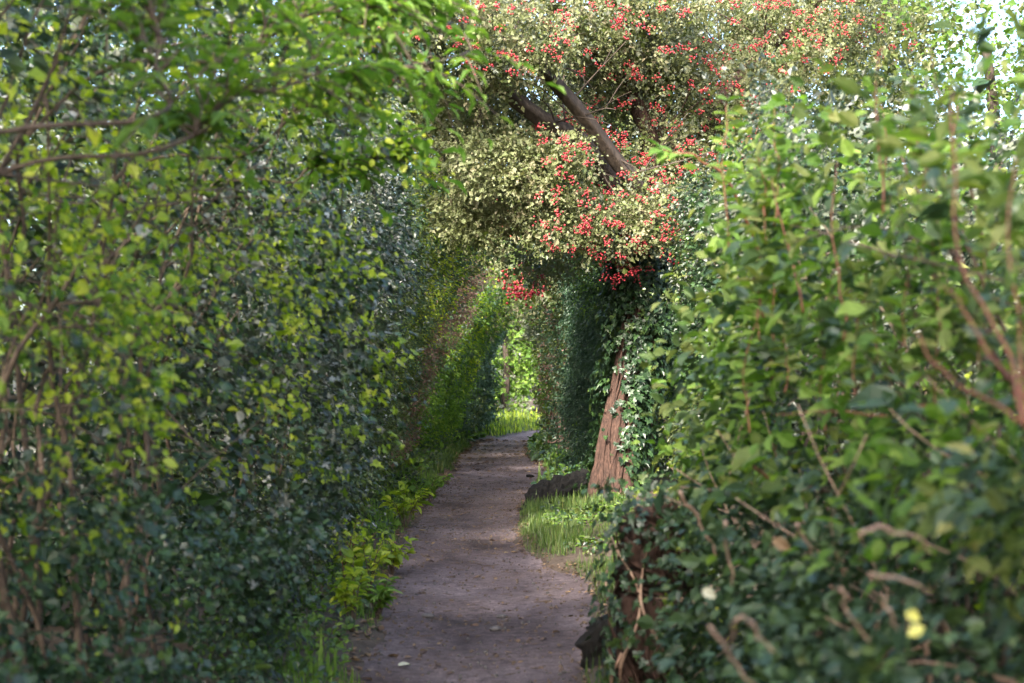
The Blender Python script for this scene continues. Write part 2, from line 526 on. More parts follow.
def hedge(name, label, cat, side, y0, y1, ztop, mats, mix, shape, leaf, dens, aspect=.68, up=.55, droop=.35, depth=2.0, amp=1.0,
          zlow=.03, branches=7, group=None, bark='twig', seed=1, back=True, hole=-.62, facefn=None, sprig=.19, gap=0.0, topfade=.5, cave=-.22, cave_d=.9, shoots=.07):
    """one shrub of a hedge: foliage between y0 and y1 (uneven seams), its face following face_l / face_r"""
    ff = facefn or (face_l if side < 0 else face_r)
    ym = (y0 + y1) / 2
    t = thing(name, label, cat, (side * (float(lerp(ym, LY if side < 0 else RY, LX if side < 0 else RX)) + .55), ym, 0), group)
    t.location.z = float(ground_z(t.location.x, ym))
    mb = MB()
    wide = y1 - y0

    def clumps(n, dmean, dmax, zl, zh, bias=0.0):
        y = rng.uniform(y0 - .35, y1 + .35, n)
        z = rng.uniform(zl, zh, n)
        P0 = np.stack([np.zeros(n) + side, y, z], 1)
        sy = y + .42 * vnoise(np.stack([y * 0 + 3, y * .3, z * .8], 1), 91) + .2 * vnoise(np.stack([y * 0, y * 2, z * 2.2], 1), 92)
        keep = (sy >= y0) & (sy < y1)
        keep &= z < ztop + .5 * vnoise(np.stack([y * 1.3, z * 0, z * 0], 1), seed + 3)
        keep &= rng.uniform(0, 1, n) < np.clip((ztop + .35 - z) / topfade, .12, 1)
        s = np.minimum(rng.exponential(dmean, n), dmax) if dmean else rng.uniform(.3, dmax, n)
        dd = disp(P0, 50 + (side > 0), amp)
        if side < 0:
            hl = hollow(y, z)
            dd = dd + hl
            keep &= (hl < .4) | (rng.uniform(0, 1, n) < .6)
        keep &= ~((s < cave_d) & (.7 * fbm(P0 * .95, 7 + seed, 2) + .3 * vnoise(P0 * 3, 8 + seed) < cave))
        sh = rng.uniform(0, 1, n) < shoots
        s = np.where(sh & (s < .3), s - rng.uniform(.08, .26, n), s)
        keep &= ~((s < .42) & (.6 * fbm(P0 * 1.4, 77 + seed, 2) + .6 * vnoise(P0 * 4.2, 78 + seed) < hole))
        if gap:
            keep &= fbm(P0 * 2.6, 177 + seed, 2) > gap - .5
        x = ff(y, z) + dd * np.clip(.2 + .8 * z / 1.2, .2, 1) + s + bias
        keep &= (y > 2.7) | (x > .36 * y + .35)
        keep &= x > -1.6
        return np.stack([side * x, y, z], 1)[keep]

    def sprigs(cl, k, L, spread, matfix=None, shp=shape):
        if len(cl) == 0:
            return
        n = len(cl)
        out = np.tile(np.array([-side, 0, 0.0]), (n, 1))
        ax = norm(out * .55 + np.array([0, 0, up - .3]) + rdir(n) * .75)
        e = np.repeat(np.arange(n), k)
        tq = np.tile(np.linspace(.1, 1, k), n) + rng.uniform(-.06, .06, n * k)
        pos = cl[e] + ax[e] * (tq * spread)[:, None] * rng.uniform(.7, 1.3, n)[e][:, None] + rng.normal(0, spread * .12, (n * k, 3))
        nr = norm(out[e] * .55 + np.array([0, 0, up]) + rdir(n * k) * .62)
        tp = norm(ax[e] * .5 + out[e] * .25 + np.array([0, 0, -droop]) + rdir(n * k) * .6)
        sz = L * rng.lognormal(0, .26, n * k)
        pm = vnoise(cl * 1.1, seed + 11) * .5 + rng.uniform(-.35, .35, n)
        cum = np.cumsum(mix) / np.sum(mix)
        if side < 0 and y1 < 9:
            pm = pm - .42 * smooth((1.5 - cl[:, 2]) / 1.1)  # shade low on the near hedge put in as more dark ivy
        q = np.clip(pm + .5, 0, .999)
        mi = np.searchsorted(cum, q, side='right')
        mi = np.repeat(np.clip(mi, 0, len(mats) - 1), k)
        pos[:, 2] = np.maximum(pos[:, 2], ground_z(pos[:, 0], pos[:, 1]) + .015)
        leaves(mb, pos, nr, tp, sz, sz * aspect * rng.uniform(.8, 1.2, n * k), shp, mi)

    zvis = float(frame_top(y1))
    zv = min(ztop + .4, zvis)
    area = wide * (zv - zlow)
    la = leaf * leaf * aspect * .6
    n = int(dens * area / la / 7)
    sprigs(clumps(n, .17, depth, zlow, zv), 7, leaf, sprig)
    # the inside of the shrub and its far side: larger, sparser leaves
    big = max(leaf * 1.45, .06)
    lb = big * big * .7 * .6
    sprigs(clumps(int(2.8 * area / lb / 5), 0, depth, zlow, zv, .15), 5, big, .2, shp='simple')
    if back:
        sprigs(clumps(int(wide * (ztop + .3) * 3.0 / .0059 / 5 * .5), 0, 2.0, zlow, ztop + .3, 1.2), 5, .13, .3, shp='simple')
    if ztop + .4 > zv:
        sprigs(clumps(int(4.5 * wide * (ztop + .4 - zv) / lb / 5), 0, depth, zv, ztop + .5, -.15), 5, big, .24, shp='simple')
    mb.build('foliage', [M[k] for k in mats], t)
    # woody branches
    for i in range(branches):
        b = MB()
        yb = rng.uniform(y0 + .2, y1 - .2)
        xb = float(ff(yb, .2)) + rng.uniform(.35, 1.0)
        p0 = np.array([side * xb, yb, float(ground_z(side * xb, yb)) - .05])
        zt = rng.uniform(.5, .95) * min(ztop, zv)
        yt = yb + rng.uniform(-.7, .7)
        xt = float(ff(yt, zt)) + rng.uniform(.0, .5)
        p2 = np.array([side * xt, yt, zt])
        p1 = (p0 + p2) / 2 + np.array([side * rng.uniform(0, .35), rng.uniform(-.2, .2), .2])
        c = curve([p0, p1, p2], 16, .10, int(rng.integers(999)))
        b.tube(c, np.linspace(rng.uniform(.010, .020), .004, 16), 6)
        for k in range(7):
            q = c[rng.integers(4, 15)]
            d = norm(np.array([-side * rng.uniform(.1, 1), rng.normal(0, .8), rng.normal(.2, .6)]))
            b.tube(curve([q, q + d * .28 + rng.normal(0, .05, 3), q + d * rng.uniform(.45, .7) + np.array([0, 0, rng.uniform(-.15, .1)])], 7, .02, k), np.linspace(.0045, .0016, 7), 4)
        b.build('branch', M[bark], t, True)
    return t


D = 1.0
# ---- the bank of shrubs along the shaded side
GL = 'shrubs of the hedge along the shaded side of the path'
GR = 'shrubs of the hedge along the trunk side of the path'
hedge('ivy_shrub', 'tall ivy shrub added unseen behind the camera to shade the low brambles', 'shrub', -1, -6.5, .6, 5.7,
      ['ivy', 'olive'], [.8, .2], 'simple', .11, 1.6, .8, group=GL, seed=62)  # out-of-view hedge piece, added to shade the lower trunk side
hedge('ivy_shrub', 'dark blue-green ivy mass with black hollows at the picture edge, most out of focus', 'shrub', -1, .6, 4.5, 4.0,
      ['ivy', 'lime'], [.86, .14], 'ivy', .036, 4.2, .9, group=GL, seed=2, amp=1.0, cave=-.06, cave_d=1.2, hole=-.12)
hedge('bramble_shrub', 'lime and yellow-leaved shrub beside the dark blurred ivy mass', 'shrub', -1, 4.5, 5.2, 3.9,
      ['ivy', 'lime', 'fresh'], [.42, .42, .16], 'ovate', .031, 3.0, .75, group=GL, seed=5, amp=1.0, cave=-.06, cave_d=1.2, hole=-.16)
hedge('hazel_shrub', 'mixed lime and dark green shrub under the slanting ash bough', 'shrub', -1, 5.2, 6.1, 3.8,
      ['ivy', 'ivy_glint', 'lime'], [.42, .18, .40], 'ovate', .031, 3.0, .75, group=GL, seed=8, amp=1.0, cave=-.06, cave_d=1.2, hole=-.14)
hedge('ivy_shrub', 'glossy ivy shrub with large pale glint-painted leaves round a black hollow', 'shrub', -1, 6.1, 8.2, 3.7,
      ['ivy', 'ivy_glint', 'lime'], [.45, .33, .22], 'ivy', .040, 3.0, .9, group=GL, seed=11, amp=1.0, cave=-.06, cave_d=1.2, hole=-.1)
hedge('privet_shrub', 'small-leaved shrub with painted silver glints whose top leans out below the bright elder sprays', 'shrub', -1, 8.2, 11.6, 3.5,
      ['ivy_glint', 'ivy', 'olive'], [.55, .22, .23], 'simple', .036, 3.0, .62, group=GL, amp=.5, seed=14, hole=-.3)
hedge('hawthorn_shrub', 'olive shrub with a few white glint-painted leaves arching above the grass verge', 'shrub', -1, 11.6, 15.6, 3.9,
      ['olive', 'ivy_glint', 'ivy'], [.5, .25, .25], 'simple', .038, 3.0, .62, group=GL, amp=.5, seed=17, hole=-.3)
hedge('privet_shrub', 'dark olive overhanging shrub between the glint-painted one and the russet thicket', 'shrub', -1, 15.6, 20.5, 3.8,
      ['olive', 'yew', 'lime'], [.5, .3, .2], 'simple', .046, 3.0, .62, group=GL, amp=.5, seed=20, back=False, depth=1.2, hole=-.5)
hedge('russet_shrub', 'reddish-brown twiggy shrub with almost no green leaves', 'shrub', -1, 20.5, 28, 3.4,
      ['russet', 'grey', 'olive'], [.55, .2, .25], 'simple', .050, 2.2, .55, group=GL, amp=.5, seed=23, back=False, depth=1.2, branches=14, hole=-.3, bark='red_twig')
hedge('laurel_shrub', 'vivid green upright shrub beyond the russet twigs', 'shrub', -1, 28, 37, 3.8,
      ['fresh', 'yew', 'lime'], [.5, .3, .2], 'simple', .065, 3.0, .6, group=GL, amp=.5, seed=26, back=False, depth=1.2, branches=5)
hedge('holly_shrub', 'dark bluish shrub standing where the path bends away', 'shrub', -1, 37, 44, 4.4,
      ['yew', 'ivy', 'olive'], [.5, .25, .25], 'simple', .08, 3.0, .6, group=GL, amp=.5, seed=29, branches=5)

# ---- the trunk side
hedge('dogwood_shrub', 'big-leaved shrub with upright orange-red stems at the blurred picture edge', 'shrub', 1, 3.1, 4.9, 2.2,
      ['dogwood', 'bramble_dark', 'fresh'], [.55, .2, .25], 'ovate', .058, 2.4, group=GR, seed=32, amp=.55, aspect=.62, up=.75, droop=.25, sprig=.26, hole=-.25, zlow=.95, topfade=1.3, branches=14)
hedge('dogwood_shrub', 'big-leaved light green shrub with its sunlit top against the red berries', 'shrub', 1, 4.9, 7.4, 2.6,
      ['dogwood', 'fresh', 'bramble_dark'], [.5, .35, .15], 'ovate', .060, 2.5, group=GR, seed=35, amp=.5, shoots=.03, aspect=.62, up=.75, droop=.25, sprig=.26, hole=-.25, zlow=.95, topfade=1.3, branches=14)
hedge('bramble_bush', 'low dark bramble bush with dead canes poking out below the red stems', 'bush', 1, 1.9, 5.2, 1.3,
      ['bramble_dark', 'ivy', 'lime'], [.6, .3, .1], 'ovate', .040, 2.8, group=GR, seed=38, amp=.55, bark='dry_twig', aspect=.7, hole=-.3)
hedge('bramble_bush', 'low bramble and ivy bush against the brown ivied stump', 'bush', 1, 5.2, 7.3, 1.3,
      ['ivy', 'bramble_dark', 'lime'], [.45, .4, .15], 'ivy', .036, 2.8, .9, group=GR, seed=41, amp=.55, bark='dry_twig', hole=-.3)
hedge('elder_shrub', 'grey-green shrub behind the big sunlit leaves, partly hiding the ivied trunk', 'shrub', 1, 7.4, 10.6, 3.0,
      ['ivy_glint', 'grey', 'ivy'], [.4, .25, .35], 'simple', .036, 3.0, .7, group=GR, seed=44, amp=.5, shoots=.03)
hedge('ivy_shrub', 'dark ivy shrub pressed against the shadowed flank of the ivied trunk', 'shrub', 1, 10.6, 16.2, 3.4,
      ['ivy', 'ivy_glint', 'olive'], [.5, .25, .25], 'simple', .042, 3.0, .8, group=GR, seed=47, amp=.5, shoots=.03)
hedge('yew_shrub', 'tall deep green yew just beyond the ivied trunk', 'shrub', 1, 18.6, 24.0, 4.0,
      ['yew', 'ivy', 'fresh'], [.65, .2, .15], 'simple', .044, 3.2, .45, group=GR, seed=50, amp=.5, droop=.7)
hedge('thorn_shrub', 'dusky brown-green shrub with a broad dark foot where the path narrows', 'shrub', 1, 24.0, 31.0, 3.9,
      ['olive', 'yew', 'russet'], [.45, .35, .2], 'simple', .060, 3.0, .55, group=GR, seed=53, amp=.55, branches=12)
hedge('thorn_shrub', 'sunny yellow-green shrub closing the bend behind the dusky one', 'shrub', 1, 31.0, 40, 4.2,
      ['fresh', 'olive', 'grey'], [.4, .3, .3], 'simple', .08, 3.0, .55, group=GR, seed=56, amp=.55, branches=5)

print('hedges', round(time.time() - T0, 1))


# ------------------------------------------------------------------ free-standing crowns
def crown(t, blobs, mats, mix, leaf, dens, shape='simple', aspect=.75, seed=0, thr=-.25, k=7, sprig=.16, part='crown'):
    """leaves in clumps through a set of ellipsoids (centre, radii)"""
    mb = MB()
    allc = []
    for (c, r) in blobs:
        r = np.asarray(r, float) * np.ones(3)
        n = int(dens * 4.2 * r[0] * r[2] / (leaf * leaf * aspect * .6) / k)
        d = rdir(n) * (rng.uniform(0, 1, n) ** .42)[:, None]
        P = np.asarray(c) + d * r * (1 + .3 * vnoise(d * 2.2 + 5 * seed, seed))[:, None]
        P = P[fbm(P * 1.5, seed + 5, 2) > thr]
        allc.append(P)
    cl = np.concatenate(allc)
    n = len(cl)
    ax = norm(rdir(n) + np.array([0, 0, -.15]))
    e = np.repeat(np.arange(n), k)
    pos = cl[e] + ax[e] * (np.tile(np.linspace(.05, 1, k), n) * sprig)[:, None] + rng.normal(0, sprig * .22, (n * k, 3))
    nr = norm(np.array([-.25, -.55, .45]) + rdir(n * k) * .7)
    tp = norm(ax[e] + rdir(n * k) * .7 + np.array([0, 0, -.25]))
    sz = leaf * rng.lognormal(0, .36, n * k)
    cum = np.cumsum(mix) / np.sum(mix)
    q = np.clip(vnoise(cl * .9, seed + 21) * .5 + rng.uniform(-.4, .4, n) + .5, 0, .999)
    mi = np.repeat(np.clip(np.searchsorted(cum, q, side='right'), 0, len(mats) - 1), k)
    leaves(mb, pos, nr, tp, sz, sz * aspect, shape, mi)
    mb.build(part, [M[x] for x in mats], t)
    return cl


def limb(pts, r0, r1, sides=14, n=26, wob=.06, seed=0, ridges=.16):
    b = MB()
    c = curve(pts, n, wob, seed)
    b.tube(c, np.linspace(r0, r1, n), sides, fn=lambda s, th: 1 + ridges * np.sin(th * 4 + 5 * s + seed) + ridges * .6 * np.sin(th * 7 - 3 * s + 2))
    return b, c


def twigs(b, c, count, ln, seed=0, r=.010, lo=.25):
    rs = np.random.default_rng(seed)
    for i in range(count):
        q = c[int(len(c) * rs.uniform(lo, .98))]
        d = norm(rs.normal(size=3) + np.array([0, 0, .25]))
        l = ln * rs.uniform(.5, 1.2)
        cc = curve([q, q + d * l * .5 + rs.normal(0, .06, 3), q + d * l + rs.normal(0, .12, 3)], 8, .04, i)
        b.tube(cc, np.linspace(r, r * .3, 8), 5)
        for j in range(2):
            q2 = cc[rs.integers(3, 7)]
            d2 = norm(d + rs.normal(size=3) * .8)
            b.tube(np.array([q2, q2 + d2 * l * .25, q2 + d2 * l * .45 + np.array([0, 0, -.03])]), [r * .45, r * .3, r * .15], 4)


ICO = None


def berry_ball():
    import bmesh
    bm = bmesh.new()
    bmesh.ops.create_icosphere(bm, subdivisions=1, radius=1)
    V = np.array([v.co[:] for v in bm.verts])
    Fc = np.array([[v.index for v in f.verts] for f in bm.faces])
    bm.free()
    return V, Fc


BV, BF = berry_ball()


def berries(mb, centres, r):
    for c, rr in zip(centres, np.broadcast_to(r, (len(centres),))):
        mb.add(c + BV * rr, BF.ravel(), np.full(len(BF), 3))


def berry_sprays(t, sites, n_parts, r=.016, per=(6, 13), spread=.055, seed=0):
    """red fruit in hanging clusters: the first n_parts as parts, the rest as one"""
    rs = np.random.default_rng(seed)
    rest = MB()
    for i, s in enumerate(sites):
        k = rs.integers(*per)
        cs = s + rs.normal(0, spread, (k, 3)) * np.array([1, 1, .8])
        if i < n_parts:
            b = MB()
            berries(b, cs[:1], r * 1.1)
            b.build('berry', M['berry'], t, True)
            berries(rest, cs[1:], r)
        else:
            berries(rest, cs, rs.uniform(.8, 1.15, k) * r)
    if rest.n:
        o = rest.build('berries', M['berry'], t, True)
        o['kind'] = 'stuff'


# ------------------------------------------------------------------ the berried hawthorn
base = at(615, 516, 16.6)
base[2] = float(ground_z(base[0], base[1])) - .05
HT = thing('hawthorn_tree', 'old hawthorn with red berries, its fluted reddish trunk half wrapped in ivy', 'tree', tuple(base))
b = MB()
tp_ = [base + [-.02, 0, -.1], at(613, 485, 16.7), at(618, 440, 17.0), at(630, 380, 17.35), at(640, 310, 17.4), at(640, 262, 17.4), at(632, 225, 17.3)]
c = curve(tp_, 110)
rad = lerp(np.linspace(0, 1, 110), [0, .06, .2, .5, .8, 1], [.31, .265, .245, .23, .22, .20])


def flute(s, th):
    S_, TH = np.broadcast_arrays(s, th + .35 * s)
    def nz(k, f, sd):
        return fbm(np.stack([np.cos(TH).ravel() * k, np.sin(TH).ravel() * k, S_.ravel() * f], 1), sd, 2).reshape(TH.shape)
    deep = np.minimum(0, nz(3.4, 2.2, 5) + .12)
    return 1 + .30 * nz(1.3, 1.6, 3) + .55 * deep + .13 * nz(7.5, 4, 6) + .05 * nz(16, 16, 7)


b.tube(c, rad, 150, fn=flute)
b.build('trunk', M['bark'], HT, True)
fork = c[-9]
limbs = [
    ([fork, at(618, 195, 17.0), at(588, 152, 16.7), at(545, 124, 16.4), at(503, 90, 16.1), at(470, 50, 15.8), at(430, 10, 15.4), at(390, -30, 15)], .115, .05),
    ([fork + [.1, .1, 0], at(645, 200, 16.9), at(620, 160, 16.5), at(580, 108, 16.1), at(540, 66, 15.9), at(505, 30, 15.7), at(480, -40, 15.6)], .10, .05),
    ([fork + [.05, .1, .1], at(655, 180, 17.6), at(640, 110, 17.7), at(612, 62, 17.6), at(575, 30, 17.2), at(520, -30, 17)], .13, .05),
    ([fork + [.1, .1, 0], at(680, 190, 17.8), at(720, 110, 18.2), at(770, 50, 18.5), at(830, -10, 18.8)], .13, .04),
]
lc = []
for i, (p, r0, r1) in enumerate(limbs):
    bb, cc = limb(p, r0, r1, seed=i)
    twigs(bb, cc, 16, 1.0, seed=30 + i, r=.014)
    bb.build('limb', M['dark_bark'] if i < 2 else M['bark'], HT, True)
    lc.append(cc)
blobs = [(at(600, 232, 16.4), (.55, .6, .42)), (at(560, 215, 16.2), (.6, .7, .5)), (at(650, 215, 16.5), (.55, .5, .5)), (at(610, 190, 17.6), (1.1, .7, .6)),
         (at(560, 150, 17.6), (1.0, .7, .7)), (at(700, 170, 18), (.9, .9, .9)), (at(650, 110, 18.2), (1.1, .9, 1.0)), (at(720, 60, 18.3), (1.3, 1.1, 1.0)),
         (at(600, 50, 17.8), (1.0, .9, .8)), (at(640, 10, 17), (1.3, 1.2, .9)), (at(500, 130, 17.2), (.9, .7, .6)), (at(500, 190, 17), (.8, .7, .6)),
         (at(520, 30, 16.9), (1.0, .9, .8)), (at(440, 45, 15.6), (1.2, .9, .7)), (at(400, 10, 15), (1.2, 1.1, .7)), (at(800, 20, 19), (1.3, 1.2, .8)),
         (at(500, 160, 15.8), (.7, .5, .5)), (at(470, 215, 16.5), (.6, .5, .45)), (at(540, 175, 15.9), (.5, .45, .4)), (at(574, 152, 15.6), (.28, .25, .2)), (at(428, 125, 17.6), (.7, .6, .6)), (at(405, 85, 17.2), (.7, .6, .55)), (at(440, 160, 18), (.6, .6, .5)),  (at(500, 62, 15.2), (.45, .35, .3)), (at(545, 45, 15.4), (.4, .35, .3)),  (at(460, 100, 16.8), (.9, .6, .5)), (at(855, 0, 19.3), (1.1, 1, .7)),
         (at(540, 260, 18.6), (.6, .6, .35)), (at(460, 180, 17.5), (.7, .7, .5))]
cl = crown(HT, blobs, ['hawthorn', 'olive', 'grey'], [.7, .13, .17], .040, 2.6, seed=3, thr=-.26, sprig=.14)
# berries sit on the camera-facing skin of the crown
w = np.ones(len(cl))
px = 512 + F_PX * cl[:, 0] / cl[:, 1]
py = 390 - F_PX * (cl[:, 2] - CAM_H) / cl[:, 1]
clus = fbm(cl * .8, 66, 2)
good = (py > -60) & (clus > -.10) & ((py < 90) | (px > 535))
cand = cl[good]
d0 = np.linalg.norm(cand - np.array([0, 0, CAM_H]), axis=1)
cell = (np.floor(cand[:, 0] / .2) * 1000 + np.floor(cand[:, 2] / .2)).astype(int)
order = np.lexsort((d0, cell))
cs_ = cell[order]
rank = np.arange(len(cs_)) - np.searchsorted(cs_, cs_, side='left')
front = order[rank < 2]
front = front[d0[front] < 21]
cand = cand[rng.permutation(front)[:460]]
cand = cand - norm(cand - np.array([0, 0, CAM_H])) * .22
hang = [at(rng.normal(622, 14), rng.normal(258, 14), rng.uniform(16.2, 16.8)) for _ in range(26)] + [at(rng.normal(590, 20), rng.normal(240, 14), 16.3) for _ in range(16)]
sites = np.concatenate([np.array(hang), cand])
berry_sprays(HT, sites, 100, seed=5, r=.0115, spread=.034, per=(8, 18))

# ivy climbing the trunk
IV = thing('climbing_ivy', 'dark climbing ivy sheathing the upper trunk of the hawthorn', 'ivy', tuple(base))
mb = MB()
N_IV = 7500
s = rng.uniform(.10, 1.0, N_IV)
th = rng.uniform(0, 2 * math.pi, N_IV)
ci = np.clip((s * 109).astype(int), 0, 109)
pc = c[ci]
radv = np.stack([np.cos(th), np.sin(th), np.zeros(N_IV)], 1)
# bare bark shows low on the side towards the path
bare = (radv[:, 0] * .75 - radv[:, 1] * .5)
lim = .50 - .42 * np.clip((.25 - (radv[:, 0] * .9 - radv[:, 1] * .25)) * -1.4, -.1, 1)
keep = (s > lim + .16 * vnoise(np.stack([th * 1.5, s * 6, th * 0], 1), 8) + .10 * rng.normal(size=N_IV)) | (radv[:, 1] > .5)
pc, radv, s, ci = pc[keep], radv[keep], s[keep], ci[keep]
out = rad[ci] * 1.05 + np.abs(rng.normal(.05, .07, len(s))) + .09 * (s > .45) * rng.uniform(0, 1, len(s))
pos = pc + radv * out[:, None] + np.array([0, 0, 1]) * rng.normal(0, .03, (len(s), 1))
leaves(mb, pos, norm(radv + np.array([0, 0, .5]) + rdir(len(s)) * .4), norm(radv * .35 + np.array([0, 0, -.8]) + rdir(len(s)) * .5),
       .085 * rng.lognormal(0, .25, len(s)), .085 * rng.lognormal(0, .2, len(s)), 'ivy', 0)
mb.build('foliage', [M['ivy']], IV)
for i in range(9):
    b = MB()
    a0 = rng.uniform(-2.4, .3)
    ss = np.linspace(0, .97, 40)
    ii = (ss * 109).astype(int)
    aa = a0 + .5 * np.sin(ss * 5 + i)
    P = c[ii] + np.stack([np.cos(aa), np.sin(aa), aa * 0], 1) * (rad[ii] * 1.13)[:, None]
    b.tube(P, np.linspace(.020, .009, 40), 6)
    b.build('stem', M['bark'], IV, True)

# the second hawthorn, deeper in the tunnel
b2 = np.array([1.9, 28.0, 0.0])
b2[2] = float(ground_z(b2[0], b2[1]))
T2 = thing('hawthorn_tree', 'smaller hawthorn with crimson berries arching over the far bend of the path', 'tree', tuple(b2))
bb, cc = limb([b2, b2 + [-.1, 0, 1.8], b2 + [-.5, 0, 3.2], b2 + [-1.4, -.2, 4.2], b2 + [-2.6, -.5, 4.8]], .17, .05)
twigs(bb, cc, 18, 1.2, 71)
bb.build('trunk', M['bark'], T2, True)
cl2 = crown(T2, [(at(470, 245, 22), (.9, 1.0, .5)), (at(560, 262, 22.5), (.8, .8, .45)), (at(515, 225, 22), (1.2, 1, .6)), (at(500, 310, 33), (1.2, 1, .6)), (at(500, 262, 27), (1.2, 1.2, .55)), (at(545, 275, 27.5), (1.0, 1, .6)), (at(455, 250, 27), (1.2, 1, .7)), (at(500, 200, 29), (2.2, 1.4, .9)),
                 (at(560, 230, 28), (1.3, 1.2, .9)), (at(520, 300, 31), (.9, .9, .5)), (at(480, 225, 25), (1.2, 1.2, .5))],
            ['hawthorn', 'olive', 'fresh'], [.6, .2, .2], .07, .85, seed=9, thr=-.12, sprig=.22)
ss_ = cl2[(np.abs(512 + F_PX * cl2[:, 0] / cl2[:, 1] - 530) < 40)]
ss_ = ss_[np.argsort(ss_[:, 1])][:600]
sit = np.concatenate([np.array([at(rng.normal(530, 16), rng.normal(283, 8), rng.uniform(26, 27)) for _ in range(24)]), ss_[rng.permutation(len(ss_))[:20]]])
berry_sprays(T2, sit, 44, r=.03, spread=.1, seed=6)


# trees closing the far end
def far_tree(name, label, x, y, h, mats, mix, leaf, r, seed, dens=1.3, rise_from=.16):
    z = float(ground_z(x, y))
    t = thing(name, label, 'tree', (x, y, z), 'trees closing the end of the tunnel')
    bb, cc = limb([np.array([x, y, z - .1]), np.array([x + .1, y, z + h * .35]), np.array([x - .1, y, z + h * .8])], .16, .05, seed=seed)
    twigs(bb, cc, 14, 1.1, seed + 3, lo=.15)
    bb.build('trunk', M['dark_bark'], t, True)
    bl = [(np.array([x + rng.uniform(-.5, .5) * r, y + rng.uniform(-.4, .4) * r, z + h * f]), (r * rng.uniform(.75, 1.05), r * .8, r * rng.uniform(.7, .95))) for f in np.linspace(rise_from, .95, 6)]
    crown(t, bl, [mats[0], mats[1]], mix, leaf, dens, seed=seed, thr=-.35, sprig=.3, k=6)
    return t


far_tree('added_shade_tree', 'unseen tree added behind the camera to darken the near hedges', -2.6, -2.6, 7.2, ['olive', 'ivy'], [.6, .4], .11, 1.6, 81, .9, rise_from=.56)  # out-of-view crown added to darken the hedges near the camera
far_tree('willow_tree', 'pale grey-green tree glowing at the end of the tunnel', -.3, 53, 7.5, ['fresh', 'grey'], [.6, .4], .12, 1.7, 3, 2.4, rise_from=.06)
far_tree('sallow_tree', 'yellow-green tree filling the gap behind the vivid shrub', -2.8, 50, 4.6, ['fresh', 'lime'], [.6, .4], .13, 1.8, 5, 2.0)
far_tree('elm_tree', 'dull green tree just beyond the pale one, over the bend', 2.2, 55, 8, ['olive', 'grey'], [.6, .4], .13, 1.9, 7)
far_tree('elm_tree', 'dark tree behind the dusky shrub at the tunnel end', 4.8, 47, 8, ['yew', 'olive'], [.6, .4], .13, 1.9, 8)
far_tree('elm_tree', 'dark tree showing between the far shaded shrubs', -7.5, 47, 8, ['yew', 'olive'], [.5, .5], .13, 2.0, 9)
for i_, (fx, fy) in enumerate([(-3.5, 66), (.5, 68), (4.5, 66)]):
    far_tree('poplar_tree', ['grey-green tree far behind the vivid shrub, mostly hidden', 'grey-green tree far beyond the pale one in the tunnel mouth', 'grey-green tree far behind the dusky shrub, mostly hidden'][i_],
             fx, fy, 9, ['grey', 'olive'], [.5, .5], .18, 2.3, 40 + i_, 2.2)
for i_, (fx, fy, fh, fm) in enumerate([(1.6, 24.5, 7.2, 'olive'), (4.0, 24.0, 8.6, 'grey'), (6.2, 25.5, 9.0, 'olive'), (-6.3, 19.5, 7.6, 'olive'), (-3.9, 20.5, 7.4, 'olive')]):
    far_tree('maple_tree', ['olive tree rising behind the yew, closing the gaps in the berried crown', 'grey-green tree behind the berried branches over the sunlit big leaves', 'olive tree far behind the dogwood top, half hidden by leaves',
                            'olive tree standing behind the lime-leaved shrubs, almost hidden', 'olive tree filling the gap between the ash boughs and the berried crown'][i_],
             fx, fy, fh, [fm, 'hawthorn'], [.7, .3], .085, 1.5, 60 + i_, 1.5, rise_from=.42)
# trees behind the hedge, thin against the sky
far_tree('ash_tree', 'thin-leaved tree against the white sky above the red stems', 6.0, 17.5, 6.8, ['olive', 'fresh'], [.5, .5], .07, 1.5, 13, .62)
far_tree('ash_tree', 'thin-leaved tree behind the sunlit big leaves', 4.6, 20, 5.2, ['olive', 'grey'], [.6, .4], .07, 1.5, 14, .8)
print('trees', round(time.time() - T0, 1))


# ------------------------------------------------------------------ boughs reaching out of the hedge
def hit(px, py, off=.06, ff=face_r, side=1):
    for d in np.arange(2.6, 30, .05):
        p = at(px, py, d)
        if abs(p[0]) >= float(ff(p[1], p[2])) + float(disp(np.array([[side, p[1], p[2]]]), 50 + (side > 0))[0]) - off:
            return d
    return 8.0


